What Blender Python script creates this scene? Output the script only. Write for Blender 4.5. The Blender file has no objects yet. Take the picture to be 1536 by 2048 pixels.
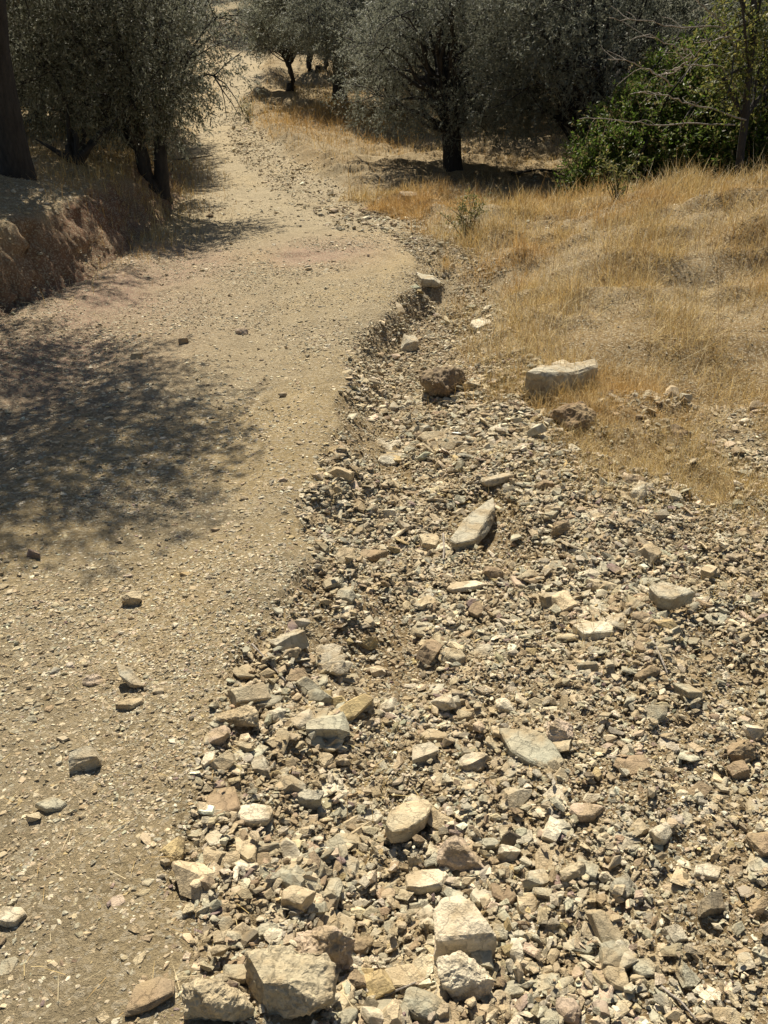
import bpy, bmesh, math
import numpy as np
from mathutils import Vector

# ------------------------------------------------------------------ camera, light, exposure
SC = bpy.context.scene
COL = SC.collection
CAM_Z = 1.6
FPX = 1600.0                       # focal length in photograph pixels (1536 x 2048)
PITCH = math.radians(26.7)
cam_d = bpy.data.cameras.new("camera")
cam_d.sensor_fit = 'VERTICAL'
cam_d.sensor_height = 36.0
cam_d.sensor_width = 27.0
cam_d.lens = 36.0 * FPX / 2048.0
cam_d.clip_start = 0.05
cam_d.clip_end = 2000.0
cam = bpy.data.objects.new("camera", cam_d)
cam.location = (0, 0, CAM_Z)
cam.rotation_euler = (math.pi / 2 - PITCH, 0, 0)
COL.objects.link(cam)
SC.camera = cam

SUN_EL, SUN_AZ = math.radians(57), math.radians(-12)      # azimuth clockwise from +Y
world = bpy.data.worlds.new("World")
SC.world = world
world.use_nodes = True
wn = world.node_tree
sky = wn.nodes.new('ShaderNodeTexSky')
sky.sky_type = 'NISHITA'
sky.sun_disc = False
sky.sun_elevation = SUN_EL
sky.sun_rotation = SUN_AZ
bg = wn.nodes['Background']
bg.inputs['Strength'].default_value = 0.05
wn.links.new(sky.outputs[0], bg.inputs[0])
sun_d = bpy.data.lights.new("sun", 'SUN')
sun_d.energy = 5.0
sun_d.angle = math.radians(0.53)
sun_d.color = (1.0, 0.92, 0.78)
sun = bpy.data.objects.new("sun", sun_d)
to_sun = Vector((math.sin(SUN_AZ) * math.cos(SUN_EL), math.cos(SUN_AZ) * math.cos(SUN_EL), math.sin(SUN_EL)))
sun.rotation_euler = to_sun.to_track_quat('Z', 'Y').to_euler()
sun.location = to_sun * 60
COL.objects.link(sun)
SC.view_settings.view_transform = 'Standard'
SC.view_settings.look = 'None'
SC.view_settings.exposure = 0.72
SC.view_settings.gamma = 1.0
SC.view_settings.use_curve_mapping = False
SC.cycles.max_bounces = 6
SC.cycles.diffuse_bounces = 2
SC.cycles.transparent_max_bounces = 4

# ------------------------------------------------------------------ numeric helpers
rng = np.random.default_rng(7)
sinP, cosP = math.sin(PITCH), math.cos(PITCH)


def hash3(ix, iy, iz, seed):
    h = (ix.astype(np.int64) * 374761393 + iy.astype(np.int64) * 668265263 + iz.astype(np.int64) * 2147483647 + seed * 974634777) & 0xFFFFFFFF
    h = ((h ^ (h >> 13)) * 1274126177) & 0xFFFFFFFF
    h = ((h ^ (h >> 16)) * 2246822519) & 0xFFFFFFFF
    return ((h ^ (h >> 15)) & 0xFFFFFF) / float(0xFFFFFF)


def vnoise2(x, y, seed=0):
    xi, yi = np.floor(x), np.floor(y)
    fx, fy = x - xi, y - yi
    ux, uy = fx * fx * (3 - 2 * fx), fy * fy * (3 - 2 * fy)
    z = np.zeros_like(xi)
    a, b = hash3(xi, yi, z, seed), hash3(xi + 1, yi, z, seed)
    c, d = hash3(xi, yi + 1, z, seed), hash3(xi + 1, yi + 1, z, seed)
    return (a + (b - a) * ux) * (1 - uy) + (c + (d - c) * ux) * uy - 0.5


def fbm2(x, y, octv=4, seed=0, gain=0.5):
    s, amp = 0, 1.0
    for k in range(octv):
        s = s + amp * vnoise2(x * 2 ** k + 17.3 * k, y * 2 ** k - 9.1 * k, seed + k)
        amp *= gain
    return s


def vnoise3(p, seed=0):
    i = np.floor(p)
    f = p - i
    u = f * f * (3 - 2 * f)
    out = 0
    for dx in (0, 1):
        for dy in (0, 1):
            for dz in (0, 1):
                w = (u[:, 0] if dx else 1 - u[:, 0]) * (u[:, 1] if dy else 1 - u[:, 1]) * (u[:, 2] if dz else 1 - u[:, 2])
                out = out + w * hash3(i[:, 0] + dx, i[:, 1] + dy, i[:, 2] + dz, seed)
    return out - 0.5


def S(t):
    t = np.clip(t, 0, 1)
    return t * t * (3 - 2 * t)


def unit(v):
    return v / np.maximum(np.linalg.norm(v, axis=-1, keepdims=True), 1e-9)


def np_mesh(name, V, F, mat=None, col=None, smooth=False, mats=None, midx=None):
    """mesh data from a vertex array and a list of (n, k) face arrays"""
    if not isinstance(F, (list, tuple)):
        F = [F]
    F = [f for f in F if len(f)]
    loops = np.concatenate([f.ravel() for f in F]).astype(np.int32)
    tot = np.concatenate([np.full(len(f), f.shape[1], np.int32) for f in F])
    start = np.concatenate([[0], np.cumsum(tot)[:-1]]).astype(np.int32)
    me = bpy.data.meshes.new(name)
    me.vertices.add(len(V))
    me.vertices.foreach_set('co', np.ascontiguousarray(V, np.float32).ravel())
    me.loops.add(len(loops))
    me.loops.foreach_set('vertex_index', loops)
    me.polygons.add(len(tot))
    me.polygons.foreach_set('loop_start', start)
    me.update(calc_edges=True)
    me.polygons.foreach_set('use_smooth', np.full(len(tot), smooth))
    if col is not None:
        a = me.attributes.new('col', 'FLOAT_COLOR', 'POINT')
        c = np.ones((len(V), 4), np.float32)
        c[:, :3] = col
        a.data.foreach_set('color', c.ravel())
    if mat:
        me.materials.append(mat)
    return me


def link(name, me, parent=None):
    o = bpy.data.objects.new(name, me)
    COL.objects.link(o)
    if parent:
        o.parent = parent
    return o


def tag(o, label=None, cat=None, group=None, kind=None):
    if label:
        o['label'] = label
    if cat:
        o['category'] = cat
    if group:
        o['group'] = group
    if kind:
        o['kind'] = kind
    return o


def empty(name, loc, rz=0, sc=1):
    o = bpy.data.objects.new(name, None)
    o.location = loc
    o.rotation_euler = (0, 0, rz)
    o.scale = (sc, sc, sc)
    o.empty_display_size = 0.1
    COL.objects.link(o)
    return o


# ------------------------------------------------------------------ terrain
def base(y):
    yy = np.clip(y, 0, None)
    return np.where(yy < 45, 0.0023 * yy ** 2, 4.6575 + 0.207 * (yy - 45))


def ray(px, py):
    px, py = np.asarray(px, float), np.asarray(py, float)
    cx, cy = (px - 768) / FPX, -(py - 1024) / FPX
    return np.stack([cx, cosP + cy * sinP, -sinP + cy * cosP], -1)


def hit(px, py, hf):
    """where the line of sight through a photograph pixel meets the height field hf(x, y)"""
    d = ray(px, py).reshape(-1, 3)
    t0 = np.full(len(d), 0.5)
    done = np.zeros(len(d), bool)
    lo, hi = t0.copy(), np.full(len(d), 150.0)
    t = 0.5
    prev = t
    while t < 150:
        p = d * t
        below = (CAM_Z + p[:, 2] < hf(p[:, 0], p[:, 1])) & ~done
        lo[below], hi[below] = prev, t
        done |= below
        prev = t
        t *= 1.02
    for _ in range(18):
        m = (lo + hi) / 2
        p = d * m[:, None]
        b = CAM_Z + p[:, 2] < hf(p[:, 0], p[:, 1])
        hi = np.where(b, m, hi)
        lo = np.where(b, lo, m)
    p = d * hi[:, None]
    p[:, 2] += CAM_Z
    return p


def proj(P):
    d = P - np.array([0, 0, CAM_Z])
    z = d[:, 1] * cosP - d[:, 2] * sinP
    v = d[:, 1] * sinP + d[:, 2] * cosP
    z = np.maximum(z, 0.05)
    return 768 + FPX * d[:, 0] / z, 1024 - FPX * v / z, z


def line_y(pts, before=None):
    p = hit([a for a, b in pts], [b for a, b in pts], lambda x, y: base(y))
    o = np.argsort(p[:, 1])
    xs, ys = p[o, 0], p[o, 1]
    if before:
        ys = np.concatenate([[b[1] for b in before], ys])
        xs = np.concatenate([[b[0] for b in before], xs])
    return lambda y: np.interp(y, ys, xs)


toe = line_y([(0, 660), (120, 590), (180, 560), (260, 508), (335, 440), (365, 400), (376, 350), (388, 300), (410, 250), (445, 205), (450, 170), (448, 120)],
             [(-2.9, -6), (-2.85, 4.5)])
lip = line_y([(300, 2048), (280, 1850), (278, 1720), (305, 1600), (335, 1490), (400, 1380), (490, 1265), (585, 1180), (612, 1080), (590, 1000),
              (615, 930), (655, 850), (690, 740), (735, 660), (795, 590), (822, 530), (760, 490), (640, 450), (560, 400), (500, 350), (455, 300), (440, 240)],
             [(-.45, -6), (-.46, .5)])
edge = line_y([(930, 520), (962, 640), (1040, 760), (870, 470), (760, 420), (650, 370), (560, 312), (500, 262), (487, 225), (470, 200), (515, 165), (520, 120)],
              [(2.6, -6), (2.5, 3.2), (2.2, 4.3), (1.2, 4.9)])


def H(x, y, fine=True):
    x, y = np.asarray(x, float), np.asarray(y, float)
    z = base(y)
    # left bank with an eroded face and a gently rising top
    bh = np.interp(y, [-6, 0, 6, 8, 11, 14, 18, 25, 34], [.9, 1.0, 1.0, .82, .74, .62, .45, .22, .1])
    t = toe(y) + .16 * vnoise2(y * 1.1, y * 0 + 3, 5) + .10 * vnoise2(y * 4.1, x * .6, 6) + .05 * vnoise2(y * 12, x * 2, 7) - x
    w = np.interp(y, [0, 7, 11, 15, 30], [.34, .36, .6, .9, 1.6])
    steep = np.interp(y, [0, 8, 11, 15], [.70, .70, .74, 1])
    rise = steep * S(t / w) + (1 - steep) * np.clip((t - w * .6) / 1.25, 0, 1)
    face = np.clip(4 * S(t / w) * (1 - S(t / w)), 0, 1) + .25 * S((t - w) / .2) * (1 - S((t - 1.4) / .4))
    z = z + bh * rise + .05 * np.clip(t - w, 0, 8) + .06 * np.exp(-np.clip(t + .25, -3, 0) ** 2 / .05) * (t < 0) * np.interp(y, [5, 14], [1, 0])
    # washed out gully on the right half of the track
    sc = (.16 + .35 * S((y - 7.3) / 1.2)) * vnoise2(y * 1.6, x * 1.2, 11) + .10 * vnoise2(y * 4.3, x * 3, 12)+ .05 * vnoise2(y * 7, x * 7, 13)
    g = x - (lip(y) + sc)
    D = np.interp(y, [0, .8, 1.4, 2.2, 3.0, 4.2, 5.5, 7, 8.2, 9.5, 12, 30], [.06, .09, .12, .16, .19, .20, .24, .25, .10, .04, .04, .03])
    wl = np.interp(y, [0, 1.5, 2.3, 3.0, 4.4, 5.6, 7, 9], [.60, .55, .55, .50, .45, .28, .26, .9])
    rightup = np.interp(y, [0, 3, 5, 9, 12], [.5, .6, .8, .9, .6])
    fl = np.interp(y, [0, 2, 4, 6, 9], [1.0, .7, .55, .45, .8])
    lipn = np.clip(4 * S(g / wl) * (1 - S(g / wl)), 0, 1) * np.interp(y, [2, 3, 5, 6, 8, 10], [.25, .4, .5, .9, .8, .2])
    z = z + lipn * (.07 * vnoise2(x * 6, y * 6, 46) + .05 * vnoise2(x * 15, y * 15, 47) + .03 * vnoise2(x * 34, y * 34, 48))
    z = z - D * S(g / wl) * (1 - rightup * S((g - fl) / .7)) + .03 * np.exp(-((g + .14) / .12) ** 2) * S((y - 1.6) / .8) * (y < 9)
    # grassy hump on the right, tussock mound beside the bend, rough grove floor
    z = z + .88 * np.exp(-((x - 4.8) / 2.1) ** 2 / 2 - ((y - 8.5) / np.where(y > 8.5, 2.0, 1.9)) ** 2 / 2)
    z = z + .22 * np.exp(-((x + 1.5) / 1.3) ** 2 / 2 - ((y - 22) / 3.5) ** 2 / 2)
    ro = S((x - edge(y)) / .5)
    z = z + ro * S((y - 5) / 1.5) * (.16 * np.abs(vnoise2(x * 1.7 + 3, y * 2.6, 25)) + .10 * vnoise2(x * 3.7, y * 5.0, 26) - .03)
    z = z + ro * (.16 * fbm2(x * .9, y * .9, 3, 21) * np.clip(y / 6, .3, 1))
    z = z + .10 * ro * S((y - 8) / 2) * np.exp(-((x - edge(y) - .5) / .4) ** 2)
    if fine:
        gm = S(g / .1) * (1 - ro)
        amp = .012 + .022 * gm + .03 * ro + .02 * face
        z = z + amp * fbm2(x * 3.1, y * 3.1, 3, 31) * 1.2 + (.007 + .016 * gm) * fbm2(x * 11, y * 11, 3, 33)
        z = z + (.0035 + .007 * gm) * vnoise2(x * 60, y * 60, 35) + (.003 + .006 * gm) * vnoise2(x * 28, y * 28, 34) + face * (.10 * vnoise2(x * 2.6, y * 2.6, 36) + .10 * vnoise2(x * 7, y * 7, 37) + .05 * vnoise2(x * 20, y * 20, 38))
        z = z - .035 * gm * S((fbm2(x * 2.7 + 5 + .5 * y, y * 1.2, 3, 75) - .06) / .22) * (y < 9)
        # two faint wheel ruts
        z = z - .035 * (1 - ro) * np.exp(-((x + 2.1) / .25) ** 2) - .035 * np.exp(-((x + .95) / .25) ** 2) * (y < 9)
    return z


def zones(x, y):
    """masks: (gully, bank face, left of the toe, right grass side)"""
    bt = toe(y) + .16 * vnoise2(y * 1.1, y * 0 + 3, 5) + .10 * vnoise2(y * 4.1, x * .6, 6) + .05 * vnoise2(y * 12, x * 2, 7) - x
    w = np.interp(y, [0, 7, 11, 15, 30], [.34, .36, .6, .9, 1.6])
    sc = (.16 + .35 * S((y - 7.3) / 1.2)) * vnoise2(y * 1.6, x * 1.2, 11) + .10 * vnoise2(y * 4.3, x * 3, 12)+ .05 * vnoise2(y * 7, x * 7, 13)
    g = x - (lip(y) + sc)
    e = x - (edge(y) + .35 * fbm2(x * 2, y * 2, 3, 51))
    left = bt
    facem = S(bt / (.15 * w)) * (1 - S((bt - w * .75 - .14 * vnoise2(x * 3, y * 3, 45)) / (.25 * w)))
    return S(g / .12) * (1 - S(e / .35)), facem * (y < 16), S(left / .2), S(e / .35)


def G(x, y):
    return H(np.atleast_1d(np.asarray(x, float)), np.atleast_1d(np.asarray(y, float)))


# ------------------------------------------------------------------ materials
def new_mat(name):
    m = bpy.data.materials.new(name)
    m.use_nodes = True
    nt = m.node_tree
    b = nt.nodes['Principled BSDF']
    return m, nt, b


def N(nt, typ, **kw):
    n = nt.nodes.new(typ)
    for k, v in kw.items():
        if k in n.inputs:
            n.inputs[k].default_value = v
        else:
            setattr(n, k, v)
    return n


def pos_noise(nt, scale, detail=4, rough=.6):
    geo = N(nt, 'ShaderNodeNewGeometry')
    n = N(nt, 'ShaderNodeTexNoise', Scale=scale, Detail=detail, Roughness=rough)
    nt.links.new(geo.outputs['Position'], n.inputs['Vector'])
    return n


def ramp(nt, src, lo, hi, a, b):
    m = N(nt, 'ShaderNodeMapRange')
    m.inputs['From Min'].default_value, m.inputs['From Max'].default_value = lo, hi
    m.inputs['To Min'].default_value, m.inputs['To Max'].default_value = a, b
    nt.links.new(src, m.inputs['Value'])
    return m.outputs[0]


def mulcol(nt, c, f):
    v = N(nt, 'ShaderNodeVectorMath', operation='SCALE')
    nt.links.new(c, v.inputs[0])
    nt.links.new(f, v.inputs['Scale'])
    return v.outputs[0]


def ground_mat():
    m, nt, b = new_mat('dry_earth')
    att = N(nt, 'ShaderNodeAttribute', attribute_name='col')
    n1 = pos_noise(nt, 55, 6, .7)
    n2 = pos_noise(nt, 6, 5, .6)
    n3 = pos_noise(nt, 260, 4, .7)
    c = mulcol(nt, att.outputs['Color'], ramp(nt, n1.outputs[0], .3, .7, .72, 1.3))
    c = mulcol(nt, c, ramp(nt, n2.outputs[0], .3, .7, .82, 1.18))
    c = mulcol(nt, c, ramp(nt, n3.outputs[0], .3, .7, .75, 1.25))
    # pale grit flecks
    geo = N(nt, 'ShaderNodeNewGeometry')
    vo = N(nt, 'ShaderNodeTexVoronoi', Scale=95.0)
    nt.links.new(geo.outputs['Position'], vo.inputs['Vector'])
    mx = N(nt, 'ShaderNodeMix', data_type='RGBA')
    sep = N(nt, 'ShaderNodeSeparateColor')
    nt.links.new(vo.outputs['Color'], sep.inputs[0])
    nt.links.new(ramp(nt, sep.outputs[0], .72, .78, 0, .75), mx.inputs['Factor'])
    nt.links.new(c, mx.inputs['A'])
    mx.inputs['B'].default_value = (.44, .37, .25, 1)
    nt.links.new(mx.outputs['Result'], b.inputs['Base Color'])
    b.inputs['Roughness'].default_value = .95
    b.inputs['Specular IOR Level'].default_value = .15
    bp = N(nt, 'ShaderNodeBump', Strength=1.0, Distance=.02)
    add = N(nt, 'ShaderNodeMath', operation='ADD')
    nt.links.new(n1.outputs[0], add.inputs[0])
    nt.links.new(mulcol(nt, n3.outputs[0], ramp(nt, n2.outputs[0], 0, 1, .45, .55)), add.inputs[1])
    nt.links.new(add.outputs[0], bp.inputs['Height'])
    nt.links.new(bp.outputs[0], b.inputs['Normal'])
    return m


def stone_mat():
    m, nt, b = new_mat('field_stone')
    att = N(nt, 'ShaderNodeAttribute', attribute_name='col')
    n1 = pos_noise(nt, 38, 6, .65)
    n2 = pos_noise(nt, 220, 4, .7)
    n0 = pos_noise(nt, 11, 3, .6)
    c = mulcol(nt, att.outputs['Color'], ramp(nt, n1.outputs[0], .3, .7, .78, 1.2))
    c = mulcol(nt, c, ramp(nt, n2.outputs[0], .3, .7, .85, 1.13))
    mx = N(nt, 'ShaderNodeMix', data_type='RGBA')
    nt.links.new(ramp(nt, n0.outputs[0], .44, .62, 0, .7), mx.inputs['Factor'])
    nt.links.new(c, mx.inputs['A'])
    mx.inputs['B'].default_value = (.36, .27, .15, 1)        # earth dust
    nt.links.new(mx.outputs['Result'], b.inputs['Base Color'])
    b.inputs['Roughness'].default_value = .82
    b.inputs['Specular IOR Level'].default_value = .25
    bp = N(nt, 'ShaderNodeBump', Strength=.7, Distance=.008)
    geo = N(nt, 'ShaderNodeNewGeometry')
    wv = N(nt, 'ShaderNodeVectorMath', operation='MULTIPLY_ADD')
    nt.links.new(n1.outputs['Color'], wv.inputs[0])
    wv.inputs[1].default_value = (.06, .06, .06)
    nt.links.new(geo.outputs['Position'], wv.inputs[2])
    ck = N(nt, 'ShaderNodeTexVoronoi', Scale=17.0, feature='DISTANCE_TO_EDGE')
    nt.links.new(wv.outputs[0], ck.inputs['Vector'])
    pit = N(nt, 'ShaderNodeMath', operation='ADD')
    nt.links.new(ramp(nt, ck.outputs['Distance'], 0, .035, -.9, 0), pit.inputs[0])
    nt.links.new(n1.outputs[0], pit.inputs[1])
    add = N(nt, 'ShaderNodeMath', operation='ADD')
    nt.links.new(pit.outputs[0], add.inputs[0])
    nt.links.new(n2.outputs[0], add.inputs[1])
    nt.links.new(add.outputs[0], bp.inputs['Height'])
    nt.links.new(bp.outputs[0], b.inputs['Normal'])
    return m


def leaf_mat(name, trans=.25, rough=.45, back=None, spec=.4):
    """leaf colour comes from the attribute; olive leaves have a pale silvery underside"""
    m, nt, b = new_mat(name)
    att = N(nt, 'ShaderNodeAttribute', attribute_name='col')
    src = att.outputs['Color']
    if back:
        geo = N(nt, 'ShaderNodeNewGeometry')
        mx = N(nt, 'ShaderNodeMix', data_type='RGBA')
        nt.links.new(geo.outputs['Backfacing'], mx.inputs['Factor'])
        nt.links.new(src, mx.inputs['A'])
        mx.inputs['B'].default_value = (*back, 1)
        src = mx.outputs['Result']
    nt.links.new(src, b.inputs['Base Color'])
    b.inputs['Roughness'].default_value = rough
    b.inputs['Specular IOR Level'].default_value = spec
    tr = N(nt, 'ShaderNodeBsdfTranslucent')
    nt.links.new(src, tr.inputs['Color'])
    ms = N(nt, 'ShaderNodeMixShader')
    ms.inputs[0].default_value = trans
    nt.links.new(b.outputs[0], ms.inputs[1])
    nt.links.new(tr.outputs[0], ms.inputs[2])
    nt.links.new(ms.outputs[0], nt.nodes['Material Output'].inputs['Surface'])
    return m


def bark_mat(name, c):
    m, nt, b = new_mat(name)
    tc = N(nt, 'ShaderNodeTexCoord')
    mp = N(nt, 'ShaderNodeMapping')
    mp.inputs['Scale'].default_value = (1, 1, .25)
    nt.links.new(tc.outputs['Object'], mp.inputs[0])
    n = N(nt, 'ShaderNodeTexNoise', Scale=22.0, Detail=6.0, Roughness=.7)
    nt.links.new(mp.outputs[0], n.inputs['Vector'])
    cr = N(nt, 'ShaderNodeMix', data_type='RGBA')
    nt.links.new(ramp(nt, n.outputs[0], .35, .65, 0, 1), cr.inputs['Factor'])
    cr.inputs['A'].default_value = (c[0] * .5, c[1] * .5, c[2] * .5, 1)
    cr.inputs['B'].default_value = (c[0] * 1.4, c[1] * 1.4, c[2] * 1.4, 1)
    nt.links.new(cr.outputs['Result'], b.inputs['Base Color'])
    b.inputs['Roughness'].default_value = .9
    bp = N(nt, 'ShaderNodeBump', Strength=.8, Distance=.03)
    nt.links.new(n.outputs[0], bp.inputs['Height'])
    nt.links.new(bp.outputs[0], b.inputs['Normal'])
    return m


M_GROUND, M_STONE = ground_mat(), stone_mat()
M_OLIVE = leaf_mat('olive_leaf', .38, .6, (.215, .22, .165), .25)
M_SHRUB = leaf_mat('shrub_leaf', .5, .5, None, .25)
M_GRASS = leaf_mat('dry_grass_blade', .25, .6, None, .2)
M_BARK = bark_mat('olive_bark', (.034, .029, .024))
M_TWIG = bark_mat('pale_dry_twig', (.30, .26, .21))

# ------------------------------------------------------------------ ground sheet, split where the surface changes
rows = np.concatenate([np.linspace(-6, .25, 26)[:-1], .25 * np.exp(np.arange(0, 1150) * .00475),
                       [70, 85, 105, 130, 160, 200, 250, 320]])
rows = rows[np.argsort(rows)]
u_in = np.linspace(-.66, .66, 760)
u_mid = np.linspace(.66, 1.5, 110)[1:]
u_out = np.array([1.7, 2, 2.4, 3, 4, 6, 9])
us = np.concatenate([-u_out[::-1], -u_mid[::-1], u_in, u_mid, u_out])
YY, UU = np.meshgrid(rows, us, indexing='ij')
XX = UU * (np.maximum(YY, .25) + .55)
nr, nc = XX.shape
ZZ = H(XX.ravel(), YY.ravel()).reshape(nr, nc)
gz, fz, lz, rz_ = [a.reshape(nr, nc) for a in zones(XX.ravel(), YY.ravel())]

c_road = np.array([.31, .248, .15])
c_gully = np.array([.235, .168, .088])
c_red = np.array([.30, .20, .145])
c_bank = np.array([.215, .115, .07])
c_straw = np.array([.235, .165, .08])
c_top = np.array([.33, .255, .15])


def mixc(c, m, d):
    return c + (d - c) * m[..., None]


nz = fbm2(XX * .8, YY * .8, 4, 61)
colr = np.zeros((nr, nc, 3)) + c_road
colr = mixc(colr, S(nz * 2 + .3) * .6, np.array([.37, .275, .135]))                       # ochre patches
redm = np.exp(-((XX + 2.4) / .9) ** 2) * S((YY - 3.5) / 2) * (1 - S((YY - 8.5) / 2))
redm = np.maximum(redm, .7 * np.exp(-((XX + .7) / .7) ** 2 - ((YY - 9.1) / .9) ** 2))      # pinkish earth
colr = mixc(colr, np.clip(redm * (1 + nz), 0, .85), c_red)
gcol = gz * (1 - .85 * S((YY - 7) / 2.5)) * np.clip(.75 + 1.3 * fbm2(XX * 3, YY * 3, 3, 63), .15, 1)
colr = mixc(colr, gcol, c_gully)
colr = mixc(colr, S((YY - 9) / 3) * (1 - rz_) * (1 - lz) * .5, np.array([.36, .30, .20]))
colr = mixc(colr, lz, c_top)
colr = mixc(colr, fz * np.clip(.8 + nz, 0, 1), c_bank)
strawm = np.clip(rz_ * (.75 + .9 * nz), 0, 1)
colr = mixc(colr, strawm, c_straw)
colr = mixc(colr, S((YY - 47) / 10), np.array([.20, .16, .09]))
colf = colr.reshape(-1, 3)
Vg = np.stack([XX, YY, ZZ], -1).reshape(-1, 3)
ov = fz.ravel() * (Vg[:, 1] > 2)                    # crumbled face: push the soil in and out sideways
Vg[:, 0] += ov * (.10 * vnoise3(Vg * [0, 4.2, 6.5], 41) + .08 * vnoise3(Vg * [0, 11, 14], 42) + .05 * vnoise3(Vg * [0, 30, 22], 43) + .07 * vnoise3(Vg * [0, 13, 1.5], 44))
idx = np.arange(nr * nc).reshape(nr, nc)
Fg = np.stack([idx[:-1, :-1], idx[:-1, 1:], idx[1:, 1:], idx[1:, :-1]], -1).reshape(-1, 4)
fc = lambda a: (a[:-1, :-1] + a[1:, 1:]).ravel() / 2
fgz, ffz, flz, frz, fy = fc(gz), fc(fz), fc(lz), fc(rz_), fc(YY)
zone = np.zeros(len(Fg), int)                       # 0 track
zone[frz > .5] = 3                                  # 3 grassy ground
zone[flz > .5] = 3
zone[ffz > .5] = 2                                  # 2 earth bank
zone[(fgz > .5) & (zone == 0) & (fy < 10.5)] = 1     # 1 gully
zone[fy > 62] = 3
for k, nm in enumerate(['dirt_track', 'gully', 'earth_bank', 'ground']):
    f = Fg[zone == k]
    used, inv = np.unique(f, return_inverse=True)
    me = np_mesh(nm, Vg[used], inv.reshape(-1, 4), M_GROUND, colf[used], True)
    tag(link(nm, me), kind='structure')

# ------------------------------------------------------------------ stones: shapes
PAL = {
    'grey green': (.41, .375, .265), 'tan': (.52, .425, .27), 'cream': (.66, .575, .41), 'brown': (.33, .245, .15),
    'purple': (.27, .195, .165), 'pinkish': (.54, .42, .30), 'grey': (.46, .41, .295), 'ochre': (.50, .385, .19), 'dark': (.22, .18, .12),
}


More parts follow.
